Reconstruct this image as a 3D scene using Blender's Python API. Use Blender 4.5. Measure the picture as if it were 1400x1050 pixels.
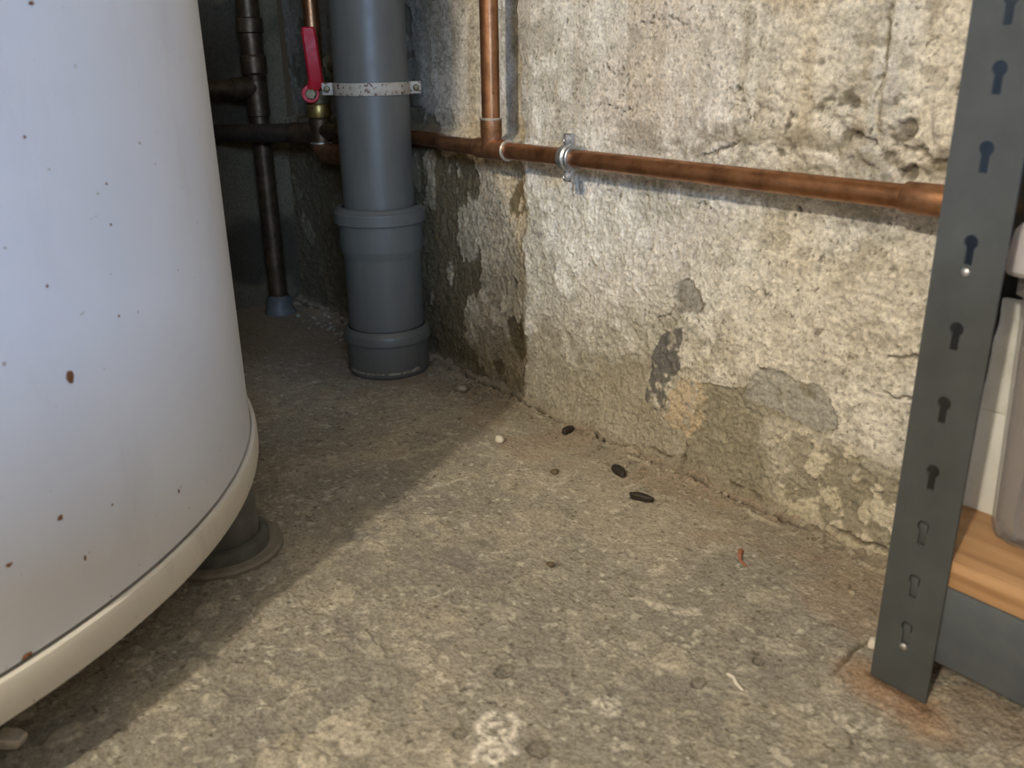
import bpy, bmesh, math, random
import numpy as np
from mathutils import Vector, Matrix

sc = bpy.context.scene
for o in list(bpy.data.objects):
    bpy.data.objects.remove(o)
col = sc.collection
R = math.radians

# ------------------------------------------------------------------ camera, world, lights, exposure
CAM_H = 0.46
F_PX, PITCH, ROLL, YAW = 1220.02, 0.35388, -0.014645, 0.657196
cam_d = bpy.data.cameras.new('camera')
cam = bpy.data.objects.new('camera', cam_d)
col.objects.link(cam)
sc.camera = cam
hd = Vector((-math.cos(YAW), math.sin(YAW), 0))
fwd = (hd * math.cos(PITCH) - Vector((0, 0, 1)) * math.sin(PITCH)).normalized()
rgt = fwd.cross(Vector((0, 0, 1))).normalized()
upv = rgt.cross(fwd)
r2 = rgt * math.cos(ROLL) + upv * math.sin(ROLL)
u2 = -rgt * math.sin(ROLL) + upv * math.cos(ROLL)
cam.matrix_world = Matrix(((r2.x, u2.x, -fwd.x, 0), (r2.y, u2.y, -fwd.y, 0), (r2.z, u2.z, -fwd.z, CAM_H), (0, 0, 0, 1)))
cam_d.sensor_width = 36.0
cam_d.lens = 36.0 * F_PX / 1400.0
cam_d.clip_start = 0.02
cam_d.dof.use_dof = True
cam_d.dof.focus_distance = 1.12
cam_d.dof.aperture_fstop = 9.0

w = bpy.data.worlds.new('world')
sc.world = w
w.use_nodes = True
w.node_tree.nodes['Background'].inputs[0].default_value = (1.0, 0.9, 0.78, 1)
w.node_tree.nodes['Background'].inputs[1].default_value = 0.02

ld = bpy.data.lights.new('ceiling_bulb', 'POINT')
ld.energy = 238
ld.color = (1.0, 0.88, 0.69)
ld.shadow_soft_size = 0.055
lo = bpy.data.objects.new('ceiling_bulb', ld)
lo.location = (0.513, -2.10, 2.05)
col.objects.link(lo)

wd = bpy.data.lights.new('window_daylight', 'AREA')
wd.shape = 'RECTANGLE'
wd.size = 0.45
wd.size_y = 0.9
wd.energy = 122
wd.color = (0.42, 0.64, 1.0)
wo = bpy.data.objects.new('window_daylight', wd)
wo.location = (2.93, -1.25, 1.30)
wo.rotation_euler = (0, R(90), 0)
col.objects.link(wo)

sc.view_settings.view_transform = 'Standard'
sc.view_settings.look = 'None'
sc.view_settings.exposure = 0.0
sc.view_settings.gamma = 1.0
sc.view_settings.use_curve_mapping = False

# ------------------------------------------------------------------ numeric noise
def _hash(ix, iy, seed):
    h = (ix.astype(np.int64) * 374761393 + iy.astype(np.int64) * 668265263 + seed * 974634777) & 0xFFFFFFFF
    h = ((h ^ (h >> 13)) * 1274126177) & 0xFFFFFFFF
    h = ((h ^ (h >> 16)) * 2246822519) & 0xFFFFFFFF
    return ((h ^ (h >> 15)) & 0xFFFFFF) / float(0xFFFFFF)

def vnoise(x, y, seed):
    ix = np.floor(x); iy = np.floor(y)
    fx = x - ix; fy = y - iy
    fx = fx * fx * fx * (fx * (fx * 6 - 15) + 10); fy = fy * fy * fy * (fy * (fy * 6 - 15) + 10)
    a = _hash(ix, iy, seed); b = _hash(ix + 1, iy, seed)
    c = _hash(ix, iy + 1, seed); d = _hash(ix + 1, iy + 1, seed)
    return (a + (b - a) * fx) * (1 - fy) + (c + (d - c) * fx) * fy

def fbm(x, y, octv, seed, gain=0.5):
    s = 0.0; amp = 1.0; tot = 0.0
    for k in range(octv):
        s = s + amp * vnoise(x + 17.3 * k, y - 9.1 * k, seed + 31 * k)
        tot += amp; amp *= gain
        x, y = 0.8 * 2.03 * x - 0.6 * 2.03 * y, 0.6 * 2.03 * x + 0.8 * 2.03 * y
    return s / tot

def worley(x, y, seed):
    ix = np.floor(x); iy = np.floor(y)
    f1 = np.full(x.shape, 9.0); idv = np.zeros(x.shape)
    for dx in (-1, 0, 1):
        for dy in (-1, 0, 1):
            cx = ix + dx; cy = iy + dy
            px = cx + _hash(cx, cy, seed); py = cy + _hash(cx, cy, seed + 7)
            d = np.hypot(px - x, py - y)
            m = d < f1
            f1 = np.where(m, d, f1)
            idv = np.where(m, _hash(cx, cy, seed + 13), idv)
    return f1, idv

def sm(x, a, b):
    t = np.clip((x - a) / (b - a), 0, 1)
    return t * t * (3 - 2 * t)

def inpoly(u, v, poly):
    ins = np.zeros(u.shape, bool)
    n = len(poly)
    for i in range(n):
        x0, y0 = poly[i]; x1, y1 = poly[(i + 1) % n]
        if y0 == y1:
            continue
        cnd = ((v < y0) != (v < y1)) & (u < (x1 - x0) * (v - y0) / (y1 - y0) + x0)
        ins ^= cnd
    return ins.astype(float)

def dpoly(u, v, pts):
    best = np.full(u.shape, 9.0)
    for (x0, y0), (x1, y1) in zip(pts[:-1], pts[1:]):
        dx, dy = x1 - x0, y1 - y0
        t = np.clip(((u - x0) * dx + (v - y0) * dy) / (dx * dx + dy * dy), 0, 1)
        best = np.minimum(best, np.hypot(u - x0 - t * dx, v - y0 - t * dy))
    return best

def mixc(c, new, m):
    return c + (np.array(new)[None, :] - c) * np.clip(m, 0, 1)[:, None]

WALL_Y = 0.7344
BACK_X = -1.66

# ------------------------------------------------------------------ wall relief and colour (u = along the wall, v = height)
DARK = [(-0.666, 0.157), (-0.653, 0.165), (-0.636, 0.17), (-0.642, 0.145), (-0.639, 0.126), (-0.653, 0.103), (-0.647, 0.095), (-0.663, 0.063), (-0.675, 0.059), (-0.688, 0.072), (-0.688, 0.1), (-0.675, 0.126)]
TAN = [(-0.633, 0.121), (-0.622, 0.112), (-0.617, 0.121), (-0.606, 0.118), (-0.604, 0.095), (-0.610, 0.088), (-0.603, 0.075), (-0.612, 0.062), (-0.620, 0.040), (-0.628, 0.045), (-0.634, 0.058), (-0.645, 0.052), (-0.663, 0.061), (-0.650, 0.072), (-0.655, 0.085), (-0.640, 0.095)]
BARE = [(-0.608, 0.116), (-0.552, 0.129), (-0.536, 0.158), (-0.462, 0.155), (-0.438, 0.124), (-0.447, 0.101), (-0.423, 0.07), (-0.446, 0.021), (-0.497, -0.02), (-0.557, -0.02), (-0.598, -0.02), (-0.632, 0.0), (-0.622, 0.042)]
BLUE = [(-0.545, 0.153), (-0.522, 0.157), (-0.462, 0.155), (-0.44, 0.123), (-0.452, 0.107), (-0.509, 0.113), (-0.551, 0.117)]

def wall_fields(u, v):
    a = fbm(u * 22, v * 22, 4, 1) - 0.5; b = fbm(u * 22, v * 22, 4, 2) - 0.5
    wu = u + 0.022 * a; wv = v + 0.022 * b
    n1 = fbm(u * 5, v * 5, 4, 3); n2 = fbm(u * 38, v * 38, 4, 4); n3 = fbm(u * 130, v * 130, 3, 5)
    rid = 1 - np.abs(2 * fbm(u * 75, v * 75, 3, 6) - 1)
    rid2 = 1 - np.abs(2 * fbm(u * 150, v * 120, 2, 66) - 1)
    low = 1 - sm(v, 0.33, 0.41)
    h = 0.006 * (n1 - 0.5) + 0.0026 * (n2 - 0.5) + 0.0012 * (n3 - 0.5)
    h += (0.0022 * (rid - 0.7) + 0.0022 * (rid2 - 0.7)) * (0.25 + 0.75 * low)
    # proud render coat right of the joint
    ju = -0.930 + 0.022 * (fbm(v * 14, v * 0 + 3.3, 5, 9) - 0.5) + 0.012 * (fbm(u * 40, v * 40, 3, 91) - 0.5)
    step = sm(u, ju - 0.004 - 0.012 * low, ju + 0.005 + 0.010 * low)
    h -= (1 - step) * (0.009 + 0.019 * sm(v + 0.006 * b, 0.353, 0.362))
    # rough, stony area
    rz = sm(u + 0.04 * a, -0.67, -0.52) * sm(v + 0.03 * b, 0.335, 0.372) * (1 - 0.55 * sm(v + 0.05 * a, 0.41, 0.46))
    rz2 = sm(u, -0.50, -0.40) * (1 - sm(u, -0.2, -0.1))
    rz = np.maximum(rz, 0.28 * rz2 * sm(v, 0.0, 0.05))
    st, sid = worley(wu * 62, wv * 80, 11)
    stone = sm(st, 0.75, 0.25)
    big = fbm(u * 48, v * 62, 4, 12)
    h += rz * (0.0085 * (big - 0.5) + 0.0032 * stone * (0.3 + sid) - 0.001)
    crev = rz * sm(big, 0.37, 0.29)
    # colour
    n = u.shape[0]
    c = np.zeros((n, 3)) + np.array([0.57, 0.535, 0.46])
    c = mixc(c, (0.46, 0.43, 0.355), sm(fbm(u * 9, v * 9, 5, 14), 0.42, 0.62))
    c = mixc(c, (0.68, 0.65, 0.575), 0.8 * sm(n2, 0.52, 0.68))
    c = mixc(c, (0.67, 0.645, 0.585), 0.75 * sm(u + 0.1 * a, -0.68, -0.5) * sm(fbm(u * 13, v * 13, 4, 141), 0.35, 0.6))
    # upper wall: vertical drips
    hi = 1 - low
    strk = fbm(u * 55, v * 3.0, 4, 15)
    c = mixc(c, (0.44, 0.385, 0.30), 0.55 * hi * sm(strk, 0.52, 0.66))
    c = mixc(c, (0.66, 0.62, 0.55), 0.6 * hi * sm(strk, 0.46, 0.34))
    c = mixc(c, (0.50, 0.40, 0.30), 0.35 * hi * sm(fbm(u * 7, v * 7, 3, 16), 0.5, 0.7) * sm(u, -0.95, -0.8))
    # grain dirt
    c *= (0.70 + 0.42 * rid)[:, None] * (0.86 + 0.28 * n3)[:, None]
    c = mixc(c, (0.14, 0.12, 0.085), 0.75 * sm(fbm(u * 190, v * 190, 3, 17), 0.735, 0.79) * sm(fbm(u * 12, v * 12, 3, 171), 0.42, 0.6))
    fine = 1 - np.abs(2 * fbm(u * 230, v * 230, 2, 172) - 1)
    c *= (0.80 + 0.30 * fine)[:, None]
    h += 0.0012 * (fine - 0.7) * (0.3 + 0.7 * low)
    c = mixc(c, (0.13, 0.11, 0.075), 0.85 * crev)
    # grimy band just above the pipe
    band = sm(v + 0.02 * b, 0.35, 0.362) * sm(v + 0.03 * b, 0.40, 0.375) * sm(u, -0.83, -0.70)
    c = mixc(c, (0.24, 0.21, 0.15), 0.65 * band * sm(fbm(u * 30, v * 60, 4, 18), 0.40, 0.62))
    # damp zone along the foot of the wall
    dt = 0.075 + 0.05 * sm(u, -0.93, -0.72) * (1 - sm(u, -0.68, -0.6)) - 0.045 * sm(u, -0.6, -0.45)
    dn = fbm(u * 24, v * 24, 5, 20)
    damp = sm(v + 0.20 * (dn - 0.5), dt + 0.02, dt - 0.03)
    c = mixc(c, (0.28, 0.25, 0.18), 0.72 * damp)
    h -= 0.0014 * sm(v + 0.20 * (dn - 0.5), dt + 0.002, dt - 0.002)
    # old damp plaster left of the joint, with shade painted into its tone
    left = 1 - step
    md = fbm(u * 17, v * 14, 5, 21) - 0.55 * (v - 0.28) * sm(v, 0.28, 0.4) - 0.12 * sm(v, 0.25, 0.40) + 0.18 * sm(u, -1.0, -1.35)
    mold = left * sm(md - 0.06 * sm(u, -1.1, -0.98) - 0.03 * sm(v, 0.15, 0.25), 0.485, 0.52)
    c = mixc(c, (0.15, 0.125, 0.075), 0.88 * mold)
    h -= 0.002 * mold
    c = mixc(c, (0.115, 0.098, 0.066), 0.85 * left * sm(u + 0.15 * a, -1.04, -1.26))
    shade_low = left * (1 - sm(v + 0.02 * b, 0.33, 0.40))
    c = c * (1 - shade_low[:, None] * (1 - np.array([0.90, 0.79, 0.62]))[None, :])  # lower part painted darker and warmer, as in the tank's shadow
    # riser's cast shadow painted in faintly at the joint above the pipe
    riser_shade = sm(u + 0.006 * a, -0.938, -0.932) * (1 - sm(u + 0.01 * a, -0.914, -0.905)) * sm(v + 0.01 * b, 0.352, 0.362)
    c = mixc(c, (0.20, 0.165, 0.12), 0.35 * riser_shade)
    sk2 = np.exp(-((u - ju) / 0.004) ** 2) * (1 - sm(v, 0.33, 0.36)) * sm(fbm(u * 30, v * 25, 3, 23), 0.40, 0.55)
    c = mixc(c, (0.10, 0.08, 0.05), 0.85 * sk2)
    h -= 0.003 * sk2
    # bare concrete where the render has come away
    bare = inpoly(wu, wv, BARE)
    fl = sm(fbm(u * 48, v * 48, 4, 24), 0.47, 0.50)
    mott = sm(u + 0.05 * a, -0.53, -0.47) * sm(v + 0.04 * b, 0.115, 0.085) * (1 - sm(u, -0.34, -0.30))
    bare = np.clip(np.maximum(bare * (1 - mott), mott * (1 - fl)), 0, 1)
    c = mixc(c, (0.275, 0.25, 0.185), 0.88 * bare)
    c = mixc(c, (0.56, 0.51, 0.39), 0.8 * mott * fl)
    blue = inpoly(wu, wv, BLUE)
    c = mixc(c, (0.40, 0.39, 0.36), 0.8 * blue * sm(fbm(u * 40, v * 40, 4, 311), 0.22, 0.45))
    h -= 0.0022 * bare
    c *= (1 + (0.30 * (n3 - 0.5) * np.maximum(bare, blue)))[:, None]
    # tar-grey and tan patches
    dk = inpoly(wu, wv, DARK)
    c = mixc(c, (0.125, 0.12, 0.115), 0.9 * dk * sm(fbm(u * 75, v * 75, 3, 25), 0.30, 0.46))
    tn = inpoly(u + 0.02 * a + 0.012 * (n3 - 0.5), v + 0.02 * b + 0.012 * (n2 - 0.5), TAN)
    c = mixc(c, (0.52, 0.42, 0.29), 0.8 * tn * sm(fbm(u * 80, v * 80, 3, 303), 0.25, 0.42))
    h += 0.0015 * tn
    # round filled hole, pale ring
    d = np.hypot(wu + 0.634, (wv - 0.205)) + 0.006 * a
    c = mixc(c, (0.27, 0.255, 0.215), 0.9 * sm(d, 0.0185, 0.0165))
    h -= 0.003 * sm(d, 0.0185, 0.0160) - 0.0015 * sm(d, 0.014, 0.010)
    c = mixc(c, (0.13, 0.115, 0.085), 0.8 * np.exp(-((d - 0.0175) / 0.0018) ** 2) * sm(fbm(u * 60, v * 60, 2, 26), 0.4, 0.6))
    d = np.hypot(u + 0.8345, (v - 0.193)) + 0.008 * a
    c = mixc(c, (0.72, 0.69, 0.61), 0.9 * np.exp(-((d - 0.019) / 0.0042) ** 2) * sm(fbm(u * 60, v * 60, 3, 321), 0.30, 0.5) + 0.4 * sm(d, 0.02, 0.012))
    h += 0.0016 * np.exp(-((d - 0.021) / 0.004) ** 2)
    # drilled holes and pits
    for px, pz, pr in ((-0.773, 0.438, 0.0032), (-0.745, 0.44, 0.0026), (-0.841, 0.492, 0.0034), (-0.857, 0.476, 0.0022), (-0.407, 0.397, 0.0085), (-0.398, 0.366, 0.006), (-0.407, 0.364, 0.004),
                       (-0.58, 0.421, 0.0035), (-0.80, 0.465, 0.002), (-0.70, 0.49, 0.002), (-0.618, 0.318, 0.0035), (-0.826, 0.30, 0.0022), (-0.50, 0.316, 0.003), (-0.505, 0.308, 0.0025)):
        d = np.hypot(wu - px, wv - pz)
        m = sm(d, pr * 1.25, pr * 0.7)
        c = mixc(c, (0.15, 0.13, 0.10), 0.85 * m)
        h -= min(0.007, pr * 1.1) * m
    # cracks
    for pts, wdt in (([(-0.395, 0.199), (-0.372, 0.205), (-0.350, 0.213)], 0.0016), ([(-0.395, 0.168), (-0.373, 0.168), (-0.350, 0.175)], 0.0022),
                     ([(-0.625, 0.055), (-0.626, 0.0)], 0.0018), ([(-0.455, 0.392), (-0.432, 0.385), (-0.405, 0.381), (-0.34, 0.378)], 0.0026),
                     ([(-0.625, 0.360), (-0.602, 0.367), (-0.58, 0.379)], 0.002), ([(-0.437, 0.52), (-0.433, 0.447), (-0.440, 0.393)], 0.0022),
                     ([(-0.80, 0.396), (-0.765, 0.402), (-0.735, 0.401)], 0.0007), ([(-0.72, 0.485), (-0.68, 0.490), (-0.65, 0.482)], 0.0007),
                     ([(-0.68, 0.170), (-0.655, 0.185), (-0.648, 0.197)], 0.0012), ([(-0.632, 0.316), (-0.617, 0.32), (-0.605, 0.312)], 0.0012),
                     ([(-0.36, 0.02), (-0.352, 0.10), (-0.362, 0.16)], 0.003)):
        d = dpoly(u + 0.016 * a + 0.006 * (n3 - 0.5), v + 0.016 * b + 0.008 * (fbm(u * 120, v * 120, 3, 301) - 0.5), pts)
        m = sm(d, wdt * 1.0, wdt * 0.3) * sm(fbm(u * 70, v * 70, 3, 302), 0.36, 0.52)
        c = mixc(c, (0.10, 0.08, 0.055), 0.85 * m)
        h -= 0.0035 * m
    # small blow holes
    pq, pi_ = worley(wu * 85, wv * 85, 331)
    ph = sm(pq, 0.13, 0.07) * (pi_ > 0.62)
    c = mixc(c, (0.17, 0.145, 0.105), 0.7 * ph)
    h -= 0.0014 * ph
    # raised vertical seam right
    d = np.abs(u + 0.428 + 0.004 * a)
    h += 0.003 * np.exp(-(d / 0.004) ** 2) * sm(v, 0.385, 0.40)
    # mortar fillet at the foot
    h += 0.007 * np.exp(-np.clip(v, 0, 9) / 0.008) * (0.4 + fbm(u * 20, v * 0, 3, 27))
    cr = sm(u, -0.70, -0.66) * sm(np.abs(v - 0.003 - 0.012 * fbm(u * 40, v * 40, 4, 28)), 0.0028, 0.0008) * sm(fbm(u * 24, v * 24 + 4, 4, 29), 0.46, 0.54)
    c = mixc(c, (0.07, 0.055, 0.035), 0.9 * cr)
    h -= 0.004 * cr
    c = mixc(c, (0.20, 0.165, 0.11), 0.5 * sm(v + 0.02 * (dn - 0.5), 0.02, 0.0))
    return h, np.clip(c, 0.02, 0.85)

def floor_fields(x, y):
    a = fbm(x * 20, y * 20, 4, 41) - 0.5; b = fbm(x * 20, y * 20, 4, 42) - 0.5
    n1 = fbm(x * 4, y * 4, 3, 43); n2 = fbm(x * 30, y * 30, 5, 44); n3 = fbm(x * 150, y * 150, 3, 45)
    rid = 1 - np.abs(2 * fbm(x * 85, y * 85, 3, 46) - 1)
    near = sm(x * 0.64 + y * -0.77, -0.95, -0.50)
    wx = x + 0.03 * a; wy = y + 0.03 * b
    fine = 1 - np.abs(2 * fbm(x * 240, y * 240, 2, 461) - 1)
    h = 0.003 * (n1 - 0.5) + 0.0013 * (n2 - 0.5) + 0.0007 * (n3 - 0.5) + (0.0005 + 0.0006 * near) * (rid - 0.7) + 0.0009 * (fine - 0.7)
    # skim coat, worn through in patches
    f = fbm(x * 13 + 2 * a, y * 13 + 2 * b, 5, 47) + 0.05 * near
    worn = sm(f, 0.535, 0.56)
    f2 = fbm(x * 34, y * 34, 4, 48) + 0.05 * near
    chip = sm(f2, 0.58, 0.60)
    h -= 0.0007 * worn + 0.0006 * chip * (0.4 + 0.6 * near)
    n = x.shape[0]
    c = np.zeros((n, 3)) + np.array([0.385, 0.347, 0.272])
    c = mixc(c, (0.305, 0.280, 0.232), sm(fbm(x * 5, y * 5, 4, 49), 0.40, 0.62))
    c = mixc(c, (0.43, 0.385, 0.305), 0.7 * sm(n2, 0.52, 0.66))
    c = mixc(c, (0.270, 0.250, 0.215), 0.70 * near * sm(fbm(x * 9, y * 9, 4, 491), 0.33, 0.53))
    c = mixc(c, (0.275, 0.26, 0.225), 0.45 * worn)
    c = mixc(c, (0.25, 0.235, 0.20), 0.28 * chip)
    edge = np.exp(-((f - 0.53) / 0.007) ** 2) + 0.7 * np.exp(-((f2 - 0.575) / 0.008) ** 2)
    c = mixc(c, (0.52, 0.48, 0.40), 0.30 * edge * (0.15 + 0.85 * near))
    c *= (0.86 + 0.20 * rid)[:, None] * (0.85 + 0.30 * n3)[:, None] * (0.82 + 0.26 * fine)[:, None]
    c = mixc(c, (0.62, 0.585, 0.50), 0.6 * sm(fbm(x * 130, y * 130, 3, 50), 0.69, 0.76))
    c = mixc(c, (0.09, 0.075, 0.05), 0.7 * sm(fbm(x * 190, y * 190, 3, 51), 0.745, 0.80))
    # sand-like aggregate blisters near the camera
    wq, wi = worley(wx * 34, wy * 34, 52)
    bl = near * sm(wq, 0.42, 0.34) * (wi > 0.72)
    h += 0.0016 * bl
    c = mixc(c, (0.47, 0.435, 0.355), 0.55 * bl)
    rim = near * np.exp(-((wq - 0.37) / 0.03) ** 2) * (wi > 0.72)
    c = mixc(c, (0.50, 0.46, 0.38), 0.35 * rim)
    # larger grey patches where the skim coat is gone, and pale scrapes
    pn = fbm(x * 45, y * 45, 5, 601) - 0.5
    for px, py, pr, st_ in ((-0.650, 0.395, 0.055, 0.55), (-0.62, 0.43, 0.035, 0.4), (-0.545, 0.250, 0.055, 0.55), (-0.365, 0.420, 0.040, 0.5), (-0.470, 0.410, 0.030, 0.35), (-0.345, 0.475, 0.030, 0.35), (-0.54, 0.165, 0.035, 0.4)):
        d = np.hypot(x - px, y - py) + 0.16 * pn
        m = sm(d, pr * 1.08, pr * 0.90)
        c = mixc(c, (0.235, 0.222, 0.195), st_ * m)
        h -= 0.0008 * m
    for pts, wdt in (([(-0.780, 0.476), (-0.774, 0.50)], 0.007), ([(-0.774, 0.507), (-0.772, 0.53)], 0.005), ([(-0.30, 0.50), (-0.25, 0.515)], 0.012), ([(-0.46, 0.505), (-0.42, 0.53)], 0.010)):
        d = dpoly(x + 0.02 * a, y + 0.02 * b, pts)
        c = mixc(c, (0.60, 0.56, 0.47), 0.75 * sm(d, wdt, wdt * 0.3) * sm(fbm(x * 95, y * 95, 3, 602), 0.47, 0.55))
    # placed splashes, rings and dark spots
    for px, py, pr, kind in ((-0.424, 0.311, 0.019, 0), (-0.402, 0.291, 0.019, 0), (-0.4704, 0.3514, 0.0085, 1), (-0.3883, 0.3197, 0.0085, 1), (-0.437, 0.285, 0.006, 1),
                             (-0.4785, 0.193, 0.014, 2), (-0.4753, 0.223, 0.013, 2), (-0.39, 0.387, 0.013, 0), (-0.50, 0.215, 0.012, 2), (-0.352, 0.52, 0.005, 1), (-0.365, 0.462, 0.006, 1)):
        d = np.hypot(x - px + 0.005 * a, y - py + 0.005 * b)
        if kind == 0:
            m = np.exp(-((d - pr * 0.75) / (pr * 0.17)) ** 2) * sm(fbm(x * 90, y * 90, 3, 53), 0.36, 0.5)
            m2 = np.exp(-((d - pr * 0.30) / (pr * 0.18)) ** 2) * sm(fbm(x * 90, y * 90, 3, 54), 0.4, 0.5)
            c = mixc(c, (0.80, 0.76, 0.67), 0.95 * np.maximum(m, m2) * (0.6 if px > -0.395 else 1))
            h += 0.001 * np.maximum(m, m2)
        elif kind == 1:
            c = mixc(c, (0.19, 0.175, 0.145), 0.7 * sm(d, pr, pr * 0.8))
            c = mixc(c, (0.10, 0.09, 0.07), 0.8 * np.exp(-((d - pr * 0.92) / (pr * 0.16)) ** 2))
            h -= 0.0012 * sm(d, pr, pr * 0.8)
        else:
            c = mixc(c, (0.46, 0.425, 0.34), 0.8 * sm(d, pr, pr * 0.85))
            c = mixc(c, (0.20, 0.18, 0.14), 0.8 * sm(d, pr * 0.22, pr * 0.12))
            c = mixc(c, (0.60, 0.56, 0.46), 0.5 * np.exp(-((d - pr * 0.9) / (pr * 0.12)) ** 2))
            h += 0.0012 * sm(d, pr, pr * 0.8)
    # soil and damp towards the back corner
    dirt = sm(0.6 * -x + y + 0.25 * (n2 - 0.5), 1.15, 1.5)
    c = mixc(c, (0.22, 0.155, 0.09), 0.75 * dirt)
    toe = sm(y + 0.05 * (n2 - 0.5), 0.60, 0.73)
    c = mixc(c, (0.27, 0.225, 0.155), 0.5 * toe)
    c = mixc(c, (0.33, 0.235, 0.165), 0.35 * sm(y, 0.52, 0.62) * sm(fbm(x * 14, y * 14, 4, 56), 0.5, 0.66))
    jt = sm(np.abs(y - 0.724 + 0.014 * (fbm(x * 22, y * 0, 4, 57) - 0.5)), 0.0045, 0.0012) * sm(fbm(x * 14, y * 0 + 8, 3, 58), 0.32, 0.44)
    c = mixc(c, (0.06, 0.045, 0.03), 0.9 * jt)
    h -= 0.008 * jt
    lip = sm(np.abs(y - 0.710 + 0.012 * (fbm(x * 18, y * 0 + 2, 4, 571) - 0.5)), 0.0042, 0.0015) * sm(fbm(x * 22, y * 22 + 5, 4, 572), 0.50, 0.58) * sm(x, -0.95, -0.85)
    c = mixc(c, (0.47, 0.43, 0.335), 0.55 * lip)
    h += 0.0022 * lip
    h += 0.008 * sm(y, 0.69, 0.735) * sm(fbm(x * 48, y * 48, 4, 59), 0.3, 0.75)
    # crack and rust by the shelf foot
    d = dpoly(x + 0.016 * a, y + 0.016 * b, [(-0.285, 0.640), (-0.311, 0.611), (-0.312, 0.587), (-0.308, 0.555), (-0.307, 0.535)])
    m = sm(d, 0.0030, 0.0010) * sm(y, 0.53, 0.58)
    c = mixc(c, (0.10, 0.08, 0.05), 0.8 * m)
    h -= 0.004 * m
    d = dpoly(x + 0.03 * a, y + 0.03 * b, [(-0.285, 0.566), (-0.235, 0.556)])
    c = mixc(c, (0.36, 0.21, 0.11), 0.62 * sm(d, 0.042, 0.006))
    d = dpoly(x + 0.02 * a, y + 0.02 * b, [(-0.285, 0.571), (-0.238, 0.567)])
    c = mixc(c, (0.13, 0.075, 0.04), 0.7 * sm(d, 0.010, 0.003))
    return h, np.clip(c, 0.02, 0.85)

def floor_z(x, y):
    h, _ = floor_fields(np.array([float(x)]), np.array([float(y)]))
    return float(h[0])

# ------------------------------------------------------------------ materials
MATS = {}
def node_mat(name):
    m = bpy.data.materials.new(name)
    m.use_nodes = True
    nt = m.node_tree
    b = nt.nodes['Principled BSDF']
    MATS[name] = m
    return m, nt, b

def N(nt, t, **kw):
    n = nt.nodes.new(t)
    for k, v in kw.items():
        setattr(n, k, v)
    return n

def noise(nt, scale, detail=5.0, rough=0.55, vec=None, stretch=None):
    tc = N(nt, 'ShaderNodeTexCoord')
    src = tc.outputs['Object']
    if stretch:
        mp = N(nt, 'ShaderNodeMapping')
        mp.inputs['Scale'].default_value = stretch
        nt.links.new(src, mp.inputs['Vector'])
        src = mp.outputs['Vector']
    n = N(nt, 'ShaderNodeTexNoise')
    n.inputs['Scale'].default_value = scale
    n.inputs['Detail'].default_value = detail
    n.inputs['Roughness'].default_value = rough
    nt.links.new(src, n.inputs['Vector'])
    return n.outputs['Fac']

def ramp(nt, fac, stops):
    r = N(nt, 'ShaderNodeValToRGB')
    el = r.color_ramp.elements
    while len(el) < len(stops):
        el.new(0.5)
    for e, (p, c) in zip(el, stops):
        e.position = p
        e.color = (c[0], c[1], c[2], 1) if not isinstance(c, float) else (c, c, c, 1)
    nt.links.new(fac, r.inputs['Fac'])
    return r.outputs['Color']

def mixn(nt, fac, a, b, mode='MIX'):
    m = N(nt, 'ShaderNodeMix', data_type='RGBA', blend_type=mode)
    for sock, val in ((m.inputs['Factor'], fac), (m.inputs[6], a), (m.inputs[7], b)):
        if isinstance(val, (int, float)):
            sock.default_value = val
        elif isinstance(val, (tuple, list)):
            sock.default_value = (*val[:3], 1)
        else:
            nt.links.new(val, sock)
    return m.outputs[2]

def bump(nt, b, fac, strength, dist):
    n = N(nt, 'ShaderNodeBump')
    n.inputs['Strength'].default_value = strength
    n.inputs['Distance'].default_value = dist
    nt.links.new(fac, n.inputs['Height'])
    nt.links.new(n.outputs['Normal'], b.inputs['Normal'])

def concrete(name, s1, s2):
    m, nt, b = node_mat(name)
    at = N(nt, 'ShaderNodeAttribute', attribute_name='albedo')
    f1 = noise(nt, s1, 6.0, 0.65)
    f2 = noise(nt, s2, 3.0, 0.6)
    g1 = ramp(nt, f1, [(0.28, 0.58), (0.5, 1.0), (0.75, 1.30)])
    g2 = ramp(nt, f2, [(0.28, 0.72), (0.45, 1.0), (0.75, 1.12)])
    cc = mixn(nt, 1.0, at.outputs['Color'], g1, 'MULTIPLY')
    cc = mixn(nt, 1.0, cc, g2, 'MULTIPLY')
    nt.links.new(cc, b.inputs['Base Color'])
    b.inputs['Roughness'].default_value = 0.9
    b.inputs['Specular IOR Level'].default_value = 0.25
    bump(nt, b, f1, 0.8, 0.0022)
    return m
M_WALL = concrete('wall_render', 260.0, 800.0)
M_FLOOR = concrete('floor_concrete', 320.0, 950.0)

def plain_plaster(name, c1, c2):
    m, nt, b = node_mat(name)
    f = noise(nt, 6.0, 8.0, 0.65)
    nt.links.new(ramp(nt, f, [(0.35, c1), (0.65, c2)]), b.inputs['Base Color'])
    b.inputs['Roughness'].default_value = 0.92
    bump(nt, b, noise(nt, 90.0, 6.0, 0.6), 0.5, 0.003)
    return m
M_BACK = plain_plaster('damp_plaster', (0.10, 0.09, 0.062), (0.22, 0.20, 0.15))
M_ROOM = plain_plaster('room_plaster', (0.20, 0.175, 0.135), (0.27, 0.24, 0.19))

M_CEIL = plain_plaster('ceiling_plaster', (0.58, 0.52, 0.42), (0.66, 0.60, 0.50))

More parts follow.
